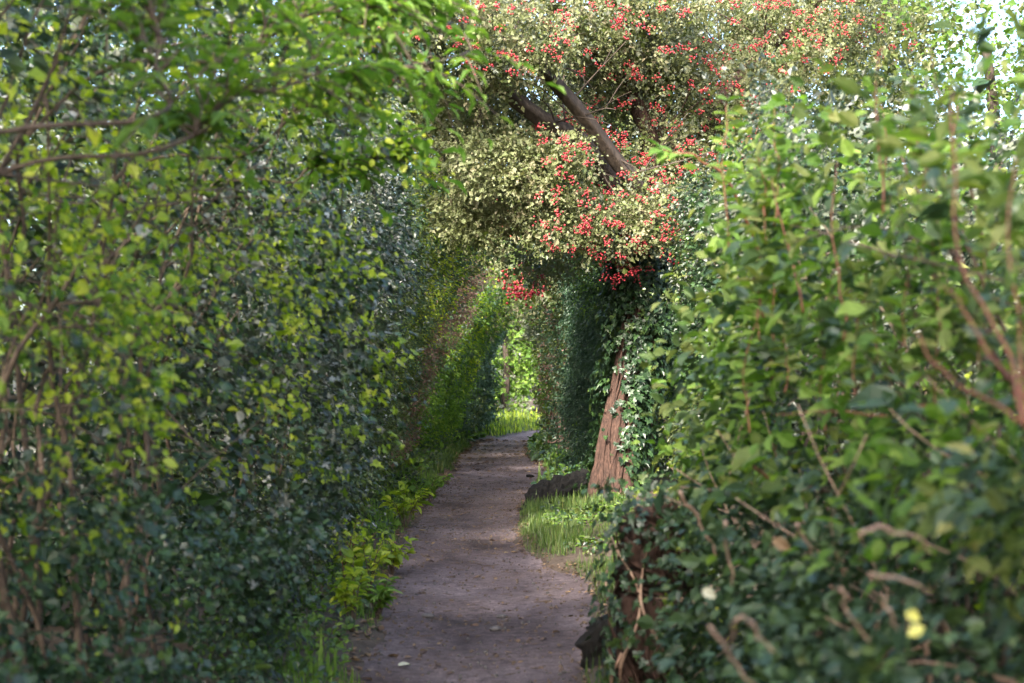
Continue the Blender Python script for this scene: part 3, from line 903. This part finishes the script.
def bough(name, label, cat, pts, r0, leafmat, leaf, aspect, shape, n_side, side_len, seed, compound=False, r1=.004, grp=None, bark='twig'):
    rs = np.random.default_rng(seed)
    p0 = np.asarray(pts[0], float)
    foot = np.array([p0[0] - 1.1, p0[1] + .1, float(ground_z(p0[0] - 1.1, p0[1]))])
    t = thing(name, label, cat, tuple(foot), grp)
    b = MB()
    c = curve([foot, np.array([foot[0] - .1, foot[1], p0[2] * .6]), p0 + [-.55, 0, -.12]] + list(pts), 46, .02, seed)
    b.tube(c, np.linspace(r0 * .5, r1 * .8, 46), 7)
    P, Nn, Tt, Ll = [], [], [], []
    for i in range(n_side):
        k = int(46 * rs.uniform(.52, .99))
        q = c[k]
        d = norm(norm(c[min(k + 1, 45)] - c[k - 1]) * .8 + rs.normal(size=3) * .6)
        l = side_len * rs.uniform(.6, 1.2)
        cc = curve([q, q + d * l * .5 + [0, 0, .03], q + d * l + [0, 0, -.05]], 7, .01, i)
        b.tube(cc, np.linspace(.005, .0016, 7), 4)
        m = 9 if compound else 6
        for j in range(m):
            f = (j // 2 + 1) / (m // 2 + 1) if j < m - 1 else 1
            qq = cc[min(6, int(f * 6))]
            sd = norm(np.cross(d, [0, 0, 1])) * (1 if j % 2 else -1)
            dd = d if j == m - 1 else norm(sd * .9 + d * .5 + rs.normal(size=3) * .2)
            P.append(qq); Tt.append(dd + [0, 0, -.15]); Nn.append(np.array([0, 0, 1]) + rs.normal(size=3) * .3); Ll.append(leaf * rs.uniform(.7, 1.25))
    b.build('branch', M[bark], t, True)
    mb = MB()
    Ll = np.array(Ll)
    leaves(mb, np.array(P), norm(np.array(Nn)), norm(np.array(Tt)), Ll, Ll * aspect, shape, 0)
    mb.build('foliage', [M[leafmat]], t)
    return t


def onl(pts, off=.3):
    return [at(px_, py_, min(d_, max(d_ * .82, hit(px_, py_, off, face_l, -1) - .05))) for px_, py_, d_ in pts]


bough('ash_sapling', 'ash sapling whose long feathery bough slants up across the lime-leaved shrub', 'sapling',
      onl([(170, 150, 5.0), (230, 100, 5.2), (330, 75, 5.5), (470, 55, 5.9)]), .02, 'fresh', .085, .34, 'lance', 40, .34, 3, True)
bough('ash_sapling', 'ash sapling with dark slender stem rising to the top edge of the picture', 'sapling',
      onl([(150, 120, 4.6), (160, 50, 4.7), (150, 0, 4.8), (230, -30, 5.0)]), .022, 'fresh', .07, .36, 'lance', 26, .32, 4, True)
bough('ash_sapling', 'ash sapling spreading soft green leaflets before the berries at the top', 'sapling',
      onl([(230, 60, 6.0), (300, 20, 6.2), (380, 5, 6.4), (450, -15, 6.6)]), .018, 'fresh', .09, .36, 'lance', 44, .38, 5, True)
bough('elder_sapling', 'elder sapling with large bright leaves in front of a dark hollow', 'sapling',
      onl([(290, 180, 7.6), (320, 165, 7.7), (350, 165, 7.8), (395, 150, 7.9)]), .016, 'fresh', .095, .48, 'ovate', 26, .22, 6)
bough('elder_sapling', 'elder sapling with lit leaf sprays just above the dark hollow', 'sapling',
      onl([(250, 150, 7.2), (300, 110, 7.3), (350, 95, 7.5), (400, 85, 7.6)]), .016, 'fresh', .09, .48, 'ovate', 30, .26, 7)
# one lit spray poking out of the sunlit shrub
sp = thing('dogwood_sapling', 'lone lit leaf spray standing out before the berried tree', 'sapling', (1.25, 6.6, float(ground_z(1.25, 6.6))))
b = MB()
c2 = curve([np.array([1.25, 6.6, float(ground_z(1.25, 6.6))]), at(765, 300, 6.4), at(735, 190, 6.2), at(695, 160, 6.1), at(662, 152, 6.05)], 30, .02, 3)
b.tube(c2, np.linspace(.012, .002, 30), 6)
b.build('branch', M['red_twig'], sp, True)
mb = MB()
ks = np.array([20, 22, 24, 25, 26, 27, 28, 29, 29])
leaves(mb, c2[ks], norm(np.array([[0, -.3, 1]] * 9) + rdir(9) * .4), norm(np.array([[-.6, 0, -.1]] * 9) + rdir(9) * .5), .085, .05, 'ovate', 0)
mb.build('foliage', [M['fresh']], sp)

# ------------------------------------------------------------------ red stems and dead canes on the trunk side


def cane(name, label, cat, pp, r0, r1, m, off=.06, d=None, grp=None, wob=.01, parent=None, seed=0):
    ds = d or min(hit(x, y, off) for x, y in pp)
    P = curve([at(x, y, ds + .06 * i) for i, (x, y) in enumerate(pp)], 22, wob, seed)
    b = MB()
    b.tube(P, np.linspace(r0, r1, 22), 7)
    if parent is not None:
        return b.build(name, M[m], parent, True)
    return tag(b.build(name, M[m], None, True), label, cat, grp)


dog = [o for o in bpy.data.objects if o.name.startswith('dogwood_shrub')]
for i, (pp, r0, r1) in enumerate([
        ([(1030, 430), (1018, 372), (985, 318), (962, 260), (952, 180), (955, 90)], .012, .006),
        ([(1030, 408), (1000, 362), (968, 312), (945, 285)], .011, .005),
        ([(1040, 440), (990, 402), (945, 372), (914, 332)], .010, .005),
        ([(1020, 420), (1019, 330), (1012, 240), (1015, 160)], .009, .005),
        ([(880, 210), (882, 150), (876, 95), (884, 50)], .008, .004),
        ([(800, 310), (795, 270), (780, 225), (772, 180)], .008, .004),
        ([(842, 340), (842, 280), (832, 220), (838, 160)], .008, .004),
        ([(930, 405), (895, 412), (850, 414), (776, 411)], .009, .004)]):
    ds = min(hit(x, y, .10) for x, y in pp)
    cane('stem', None, None, pp, r0 * (.6 if i < 4 else .45) * ds / 4.2, r1 * (.6 if i < 4 else .4) * ds / 4.2, 'red_twig', d=ds, parent=dog[0] if pp[0][0] > 860 else dog[1], wob=.012, seed=i)
rs_ = np.random.default_rng(12)
for i in range(22):
    px_ = rs_.uniform(715, 1015)
    py_ = rs_.uniform(70, 330)
    ln_ = rs_.uniform(60, 150)
    pp = [(px_ + rs_.uniform(-6, 6), py_ + ln_), (px_ + rs_.uniform(-8, 8), py_ + ln_ / 2), (px_ + rs_.uniform(-14, 14), py_)]
    ds = min(hit(x_, y_, .02) for x_, y_ in pp)
    if ds > 9:
        continue
    o_ = cane('stem', None, None, pp, .0030 * ds / 4.2, .0016 * ds / 4.2, 'red_twig', d=ds, parent=dog[0] if px_ > 840 else dog[1], wob=.01, seed=40 + i)
    Pc = curve([at(x_, y_, ds + .06 * q_) for q_, (x_, y_) in enumerate(pp)], 12)
    mb = MB()
    kk = np.repeat(np.arange(2, 12), 2)
    side_ = np.tile([1, -1], 10)
    tpd = norm(np.stack([side_ * .9, rs_.normal(-.3, .4, 20), rs_.normal(.2, .3, 20)], 1))
    par = o_.parent
    leaves(mb, Pc[kk], norm(np.array([0, -.4, .9]) + rs_.normal(0, .35, (20, 3))), tpd, .052 * rs_.lognormal(0, .25, 20), .032, 'ovate', 0)
    mb.tube(Pc, .0016, 4)
    lo = mb.build('leaf_spray', [M['fresh' if i % 2 else 'dogwood']], par)
    lo.parent = o_
GC = 'dead canes poking out of the brambles'
canes = [
    ('pale dead cane slanting down beside the stump top, upper of the bramble canes', [(682, 493), (700, 525), (718, 556)]),
    ('upright straw-coloured cane above the single pale leaf in the brambles', [(723, 522), (729, 550), (734, 586)]),
    ('slanting straw cane at the bottom edge of the brambles', [(710, 628), (730, 655), (756, 688)]),
    ('short pale cane crossing a grey one below the pale leaf', [(746, 618), (758, 634), (774, 652)]),
    ('grey upright stub leaning beside the short crossed cane', [(740, 614), (735, 630), (730, 648)]),
    ('broken pale cane in the middle of the low brambles', [(794, 522), (804, 540), (813, 556)]),
    ('long thin cane running down towards the bottom of the brambles', [(838, 588), (852, 615), (870, 646)]),
    ('pinkish forked cane lying level among dark bramble leaves', [(858, 534), (885, 529), (910, 536), (932, 550)]),
    ('thin level cane under the pinkish forked one', [(868, 574), (900, 580), (930, 592)]),
    ('short upright cane beside the two yellow leaves', [(884, 600), (890, 615), (896, 632)]),
    ('orange-brown cane tilted in the upper brambles', [(752, 468), (768, 478), (782, 490)]),
]
for i, (lb, pp) in enumerate(canes):
    ds = min(hit(x, y, .16) for x, y in pp)
    cane('dead_cane', lb, 'cane', pp, .0042 * ds / 4.2 * 1.4, .0028 * ds / 4.2 * 1.3, 'dry_twig' if i != 10 else 'red_twig', d=ds, grp=GC, wob=.008, seed=i)


def single_leaf(name, label, px, py, size, m, d=None, nrm=(-.4, -.8, .5), tip=(.6, 0, -.3), off=.2, shape='ovate', group=None, flat=False):
    ds = d or hit(px, py, off)
    p = at(px, py, ds)
    b = MB()
    if flat:
        p[2] = float(path_z(p[0], p[1])) + .012
        nrm, tip = (0.1, -.1, 1), (.8, .4, .05)
    leaves(b, p[None], norm(np.array([nrm], float)), norm(np.array([tip], float)), size, size * .7, shape, 0, jit=.1)
    return tag(b.build(name, M[m]), label, 'leaf', group)


single_leaf('leaf', 'single pale cream leaf caught in the dark brambles by the stump', 702, 590, .042, 'pale')
single_leaf('leaf', 'upper of two yellow leaves side by side in the low brambles', 905, 612, .034, 'yellow')
single_leaf('leaf', 'lower of two yellow leaves side by side in the low brambles', 908, 636, .036, 'yellow', tip=(.5, 0, .3))
single_leaf('leaf', 'small orange leaf tucked in the brambles above the pale leaf', 772, 540, .055, 'dry')
single_leaf('fallen_leaf', 'white fallen leaf lying on the earth path near the bottom edge', 398, 664, .075, 'pale', d=7.25, flat=True)


# stones on the path
def stone(label, px, py, d, r, m, seed):
    p = at(px, py, d)
    p[2] = float(path_z(p[0], p[1])) + r * .25
    n = fbm(BV2 * 1.3 + seed, seed, 2)
    V = BV2 * (1 + .35 * n)[:, None] * np.array([1.2, .9, .6]) * r + p
    return tag(mesh_obj('stone', V, BF2.ravel(), np.full(len(BF2), 3), M[m], None, None, True), label, 'stone')


import bmesh as _b
_bm = _b.new()
_b.ops.create_icosphere(_bm, subdivisions=3, radius=1)
BV2 = np.array([v.co[:] for v in _bm.verts])
BF2 = np.array([[v.index for v in f.verts] for f in _bm.faces])
_bm.free()
stone('small black stone alone on the far stretch of path', 530, 475, 23, .055, 'rot_shade', 2)
stone('dark clod on the near path beside the lush verge', 428, 613, 8.9, .035, 'stone', 3)
stone('dark clod in the middle of the near path', 502, 610, 9.0, .03, 'stone', 5)
stone('low dark stone at the edge of the bend', 495, 628, 8.4, .03, 'stone', 7)

def rugged(s, th, k, f, sd, amp=.4):
    S_, TH = np.broadcast_arrays(s, th)
    P = np.stack([np.cos(TH).ravel() * k, np.sin(TH).ravel() * k, S_.ravel() * f], 1)
    return 1 + (amp * fbm(P, sd, 3) + amp * .5 * vnoise(P * 5, sd + 4)).reshape(TH.shape)


# ------------------------------------------------------------------ added hump for the shaded hollow, stump
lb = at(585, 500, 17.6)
LG = thing('shade_hump', 'black hump added for the shaded hollow beside the ivied trunk', 'shade', (lb[0], lb[1], float(ground_z(lb[0], lb[1]))))  # solid black shape put where the verge has a shaded hollow
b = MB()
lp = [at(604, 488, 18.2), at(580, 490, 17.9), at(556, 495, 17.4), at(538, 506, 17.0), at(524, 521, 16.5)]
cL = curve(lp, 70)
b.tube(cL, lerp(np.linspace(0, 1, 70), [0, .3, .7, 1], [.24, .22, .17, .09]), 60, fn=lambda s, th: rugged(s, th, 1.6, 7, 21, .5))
b.build('trunk', M['rot_shade'], LG, True)  # body of the added hump, not a real trunk

sx = at(655, 600, 6.35)
sz0 = float(ground_z(sx[0], sx[1]))
ST = thing('tree_stump', 'brown tree stump tangled with dead ivy stems among the brambles', 'stump', (sx[0], sx[1], sz0))
b = MB()
cS = curve([[sx[0] + .02, sx[1], sz0 - .1], [sx[0], sx[1], sz0 + .35], [sx[0] - .01, sx[1] + .02, sz0 + .78]], 40, .015, 3)
b.tube(cS, lerp(np.linspace(0, 1, 40), [0, .2, 1], [.22, .16, .13]), 60, fn=lambda s, th: rugged(s, th, 3, 3, 51, .45))
b.build('bole', M['bark'], ST, True)
SI = thing('climbing_ivy', 'sparse ivy with brown dead stems clinging to the bramble-side stump', 'ivy', (sx[0], sx[1], sz0))
for i in range(16):
    b = MB()
    a0 = rng.uniform(-3.0, 0.2)
    h1 = rng.uniform(.5, .85)
    ss = np.linspace(0, 1, 24)
    aa = a0 + .5 * np.sin(ss * 4 + i)
    rr = .19 + .03 * np.sin(ss * 9 + i * 2)
    P = np.stack([sx[0] + np.cos(aa) * rr, sx[1] + np.sin(aa) * rr, sz0 + ss * h1], 1)
    b.tube(P, np.linspace(.010, .005, 24), 5)
    b.build('stem', M['dry_twig'] if i % 4 == 0 else M['bark'], SI, True)
mb = MB()
k = 420
aa = rng.uniform(-3.6, .8, k)
zz = sz0 + rng.uniform(.02, 1.0, k) ** .8 * .95
rv = np.stack([np.cos(aa), np.sin(aa), aa * 0], 1)
kp = (np.abs(aa + 1.6) > .45) | (zz > sz0 + .68) | (rng.uniform(0, 1, k) < .25)
pos = np.stack([sx[0] + 0 * aa, sx[1] + 0 * aa, zz], 1) + rv * (rng.uniform(.19, .29, k))[:, None]
leaves(mb, pos[kp], norm(rv + [0, 0, .5] + rdir(k) * .4)[kp], norm(rv * .4 + [0, 0, -.7] + rdir(k) * .5)[kp], .048 * rng.lognormal(0, .25, kp.sum()), .048, 'ivy', 0)
mb.build('foliage', [M['ivy']], SI)
# dark low stump by the path edge
s2 = at(614, 660, 7.2)
z2 = float(ground_z(s2[0], s2[1]))
S2 = thing('tree_stump', 'low dark rotten stump at the very edge of the path', 'stump', (s2[0], s2[1], z2))
b = MB()
b.tube(curve([[s2[0], s2[1], z2 - .08], [s2[0], s2[1], z2 + .1], [s2[0] + .03, s2[1] + .03, z2 + .2]], 40), lerp(np.linspace(0, 1, 40), [0, .6, 1], [.15, .13, .06]), 50,
       fn=lambda s, th: rugged(s, th, 1.8, 3, 33, .5))
b.build('bole', M['rot_shade'], S2, True)


# ------------------------------------------------------------------ verges: grass and ground cover (nobody could count them)
def scatter_band(n, y0, y1, side, lo, hi, power=1.0):
    y = rng.uniform(y0, y1, n)
    e = edge_l(y) if side < 0 else edge_r(y)
    u = lo + (hi - lo) * rng.uniform(0, 1, n) ** power
    x = e + side * u
    return x, y, u


def grass(name, label, n, y0, y1, side, lo, hi, h, m='grass', thr=-.1, wf=.09):
    x, y, u = scatter_band(n, y0, y1, side, lo, hi)
    ok = n2(x, y, 1.3, 61) + .35 * n2(x, y, 4.5, 62) > thr
    x, y, u = x[ok], y[ok], u[ok]
    z = ground_z(x, y)
    k = len(x)
    lean = rdir(k) * np.array([1, 1, 0])
    hh = h * rng.lognormal(0, .35, k) * np.clip(.45 + u / .3, .45, 1.1) * (.75 + .5 * n2(x, y, 2.5, 63))
    mb = MB()
    scl = np.maximum(1, y / 12)
    leaves(mb, np.stack([x, y, z - .01], 1), -lean + [0, 0, .2], norm(lean * .75 + [0, 0, 1]), hh, hh * wf * scl, 'blade', 0, jit=.05)
    o = mb.build(name, [M[m]])
    return tag(o, label, 'grass', kind='stuff')


def cover(name, label, n, y0, y1, side, lo, hi, zmax, leaf, mats, shape='ovate', thr=-.2, aspect=.7):
    x, y, u = scatter_band(n, y0, y1, side, lo, hi)
    ok = n2(x, y, 1.1, 64) + .3 * n2(x, y, 4, 65) > thr
    x, y, u = x[ok], y[ok], u[ok]
    k = len(x)
    top = zmax * np.clip(.25 + u / .45, .25, 1) * (.8 + .5 * n2(x, y, 2.4, 66))
    z = ground_z(x, y) + np.maximum(.01, top * rng.uniform(0, 1, k) ** .6)
    mb = MB()
    L = leaf * rng.lognormal(0, .28, k) * np.maximum(1, y / 14)
    leaves(mb, np.stack([x, y, z], 1), norm([0, -.2, 1] + rdir(k) * .45), norm(np.array([-side * .5, -.3, -.1]) + rdir(k) * .8), L, L * aspect, shape,
           rng.choice(len(mats), k))
    return tag(mb.build(name, [M[q] for q in mats]), label, 'plants', kind='stuff')


grass('grass', 'short bright grass on the verge below the shaded hedge', 17000, 6.5, 22, -1, .02, .75, .085, m='fresh', thr=-.1)
grass('grass', 'long grass on the bank before the ivied trunk', 20000, 10.3, 17.2, 1, .03, 1.15, .08, thr=-.35, wf=.07)
grass('grass', 'short grass along the far trunk-side verge', 9000, 17.4, 30, 1, .02, .7, .16, thr=-.2)
grass('grass', 'dry yellowish grass on the far shaded verge', 12000, 18, 36, -1, .02, .9, .10, thr=-.15)
grass('grass', 'thin grass beside the low dark stump', 2600, 6.4, 10, 1, .02, .5, .13, thr=0)
x = rng.uniform(-2.4, 2.2, 7000); y = rng.uniform(41, 50.5, 7000)
mb = MB(); k = len(x); lean = rdir(k) * np.array([1, 1, 0])
ok = (x < edge_l(y) - .05)
leaves(mb, np.stack([x, y, ground_z(x, y) - .01], 1)[ok], (-lean + [0, 0, .2])[ok], norm(lean * .7 + [0, 0, 1])[ok], (.15 * rng.lognormal(0, .45, k))[ok], .045, 'blade', rng.choice(2, k)[ok])
tag(mb.build('grass', [M['grass'], M['lime']]), 'sunny bright green grass patch at the end of the path', 'grass', kind='stuff')
cover('undergrowth', 'low ivy and weeds on the shaded verge', 5200, 6.3, 20, -1, .12, .85, .16, .04, ['ivy', 'ivy', 'fresh'], thr=-.25)
cover('undergrowth', 'low ivy under the trunk-side hedge', 4500, 6.0, 9.6, 1, .15, .9, .2, .04, ['ivy', 'bramble_dark'])
cover('undergrowth', 'low weeds on the bank round the ivied trunk', 2600, 11, 16.2, 1, .3, 1.2, .09, .045, ['ivy', 'fresh', 'olive'], thr=.05)
cover('undergrowth', 'far low weeds along the tunnel sides', 5000, 18, 40, -1, .3, 1.0, .14, .05, ['olive', 'ivy', 'fresh'])
cover('undergrowth', 'far low weeds before the yew', 5000, 18, 38, 1, .1, 1.0, .35, .05, ['yew', 'ivy', 'fresh'])

# lush broad-leaved weeds on the near verge, one by one
wl = ['lush lime-green weed overhanging the path edge, largest of the verge weeds', 'bright weed nearer the bottom edge beneath the shaded hedge', 'feathery weed between the two bright ones on the verge',
      'small weed where the near verge thins out', 'yellow-green weed at the foot of the glossy ivy shrub', 'pale-flowered leafy weed on the far grassy part of the shaded verge',
      'bushy weed beside the pale-flowered one']
for i, (px, py, d, h, r, m) in enumerate([(368, 590, 9.4, .42, .24, 'lime'), (352, 640, 8.0, .36, .22, 'lime'), (378, 620, 8.7, .26, .18, 'fresh'), (392, 560, 10.9, .24, .16, 'lime'),
                                          (345, 560, 9.6, .5, .25, 'lime'), (405, 505, 14.3, .38, .28, 'lime'), (428, 478, 17.5, .34, .3, 'fresh')]):
    p = at(px, py, d)
    p[2] = float(ground_z(p[0], p[1]))
    t = thing('weed_plant', wl[i], 'weed', tuple(p), 'leafy weeds on the verge')
    b = MB(); P, Nn, Tt = [], [], []
    for sidx in range(9):
        a = rng.uniform(0, 6.28)
        tip = p + np.array([math.cos(a) * r * rng.uniform(.3, 1), math.sin(a) * r * rng.uniform(.3, 1), h * rng.uniform(.55, 1.1)])
        cc = curve([p + [0, 0, -.02], (p + tip) / 2 + [0, 0, h * .15], tip], 10, .01, sidx)
        b.tube(cc, np.linspace(.005, .002, 10), 4)
        for j in range(14):
            f = rng.integers(3, 10)
            P.append(cc[f]); Tt.append(norm(np.array([math.cos(a), math.sin(a), .1]) * .4 + rng.normal(size=3) * .7 * np.array([1, 1, .4]))); Nn.append(np.array([0, -.1, 1]) + rng.normal(size=3) * .3)
    b.build('stem', M['red_twig'] if i == 4 else M['twig'], t, True)
    mb = MB()
    Lw = .062 * rng.lognormal(0, .3, len(P)) * (1 + .3 * (d > 12))
    leaves(mb, np.array(P), norm(np.array(Nn)), np.array(Tt), Lw, Lw * .55, 'ovate', 0)
    mb.build('foliage', [M[m]], t)

# fallen leaves and twiglets on the path
n = 9000
y = rng.uniform(5.5, 40, n) ** 1.0
u = rng.beta(.55, .55, n)
x = edge_l(y) - .12 + (edge_r(y) - edge_l(y) + .24) * u
thin = rng.uniform(0, 1, n) < np.where(np.abs(u - .5) > .40, .9, .20)
x, y = x[thin], y[thin]
mb = MB()
k = len(x)
zz = np.maximum(path_z(x, y), ground_z(x, y)) + .007
L = .032 * rng.lognormal(0, .35, k) * np.maximum(1, y / 16)
leaves(mb, np.stack([x, y, zz], 1), norm([0, 0, 1] + rdir(k) * .25), norm(rdir(k) * [1, 1, .1]), L, L * .65, 'ovate', 0)
tag(mb.build('fallen_leaves', [M['dry']]), 'brown fallen leaves strewn along the path', 'leaves', kind='stuff')
n = 500
y = rng.uniform(5.5, 30, n); u = rng.uniform(-.02, 1.02, n); x = edge_l(y) + (edge_r(y) - edge_l(y)) * u
mb = MB()
for i in range(n):
    a = rng.uniform(0, 3.14)
    l = rng.uniform(.012, .05)
    p = np.array([x[i], y[i], max(float(path_z(x[i], y[i])), float(ground_z(x[i], y[i]))) + .006])
    d = np.array([math.cos(a), math.sin(a) * .6, .05]) * l
    mb.tube(np.array([p - d, p + rng.normal(0, .004, 3) * [1, 1, 0], p + d]), [.0022, .003, .0015], 4)
for i in range(2600):
    yy = rng.uniform(5.5, 22); uu = rng.beta(.7, .7); xx = edge_l(yy) - .05 + (edge_r(yy) - edge_l(yy) + .1) * uu
    rr = rng.uniform(.004, .013)
    mb.add(np.array([xx, yy, max(float(path_z(xx, yy)), float(ground_z(xx, yy))) + rr * .3]) + BV[:, :] * rr * rng.uniform(.6, 1.3, 3), BF.ravel(), np.full(len(BF), 3), int(rng.uniform() < .3))
tag(mb.build('twig_litter', [M['twig'], M['stone']]), 'twigs and crumbs scattered over the earth path', 'twigs', kind='stuff')
print('verges', round(time.time() - T0, 1))

# ------------------------------------------------------------------ light
SUN_EL, SUN_AZ = math.radians(36), math.radians(22)      # light travels towards +y and +x
w = bpy.data.worlds.new('World')
scene.world = w
w.use_nodes = True
nt = w.node_tree
bg = nt.nodes['Background']
sky = nt.nodes.new('ShaderNodeTexSky')
sky.sky_type = 'NISHITA'
sky.sun_disc = False
sky.sun_elevation = SUN_EL
sky.sun_rotation = math.pi + SUN_AZ
sky.dust_density = 4.0
sky.air_density = 1.0
sky.ozone_density = 1.6
nt.links.new(sky.outputs[0], bg.inputs[0])
bg.inputs[1].default_value = .15
sd = bpy.data.lights.new('sun', 'SUN')
sd.energy = 2.8
sd.angle = math.radians(4)
sd.color = (1, .93, .82)
so = bpy.data.objects.new('sun', sd)
C.objects.link(so)
dirv = np.array([math.sin(SUN_AZ) * math.cos(SUN_EL), math.cos(SUN_AZ) * math.cos(SUN_EL), -math.sin(SUN_EL)])
from mathutils import Vector
so.rotation_euler = Vector(dirv).to_track_quat('-Z', 'Y').to_euler()
so.location = (-8, -8, 12)

vs = scene.view_settings
vs.view_transform = 'Standard'
vs.look = 'None'
vs.exposure = 2.65
vs.gamma = 1
vs.use_curve_mapping = False
cy = scene.cycles
cy.max_bounces = 7
cy.diffuse_bounces = 2
cy.glossy_bounces = 2
cy.transmission_bounces = 5
cy.transparent_max_bounces = 4
cy.caustics_reflective = False
cy.caustics_refractive = False
cy.sample_clamp_indirect = 6
print('done', round(time.time() - T0, 1), 'polys', sum(len(o.data.polygons) for o in bpy.data.objects if o.type == 'MESH'))
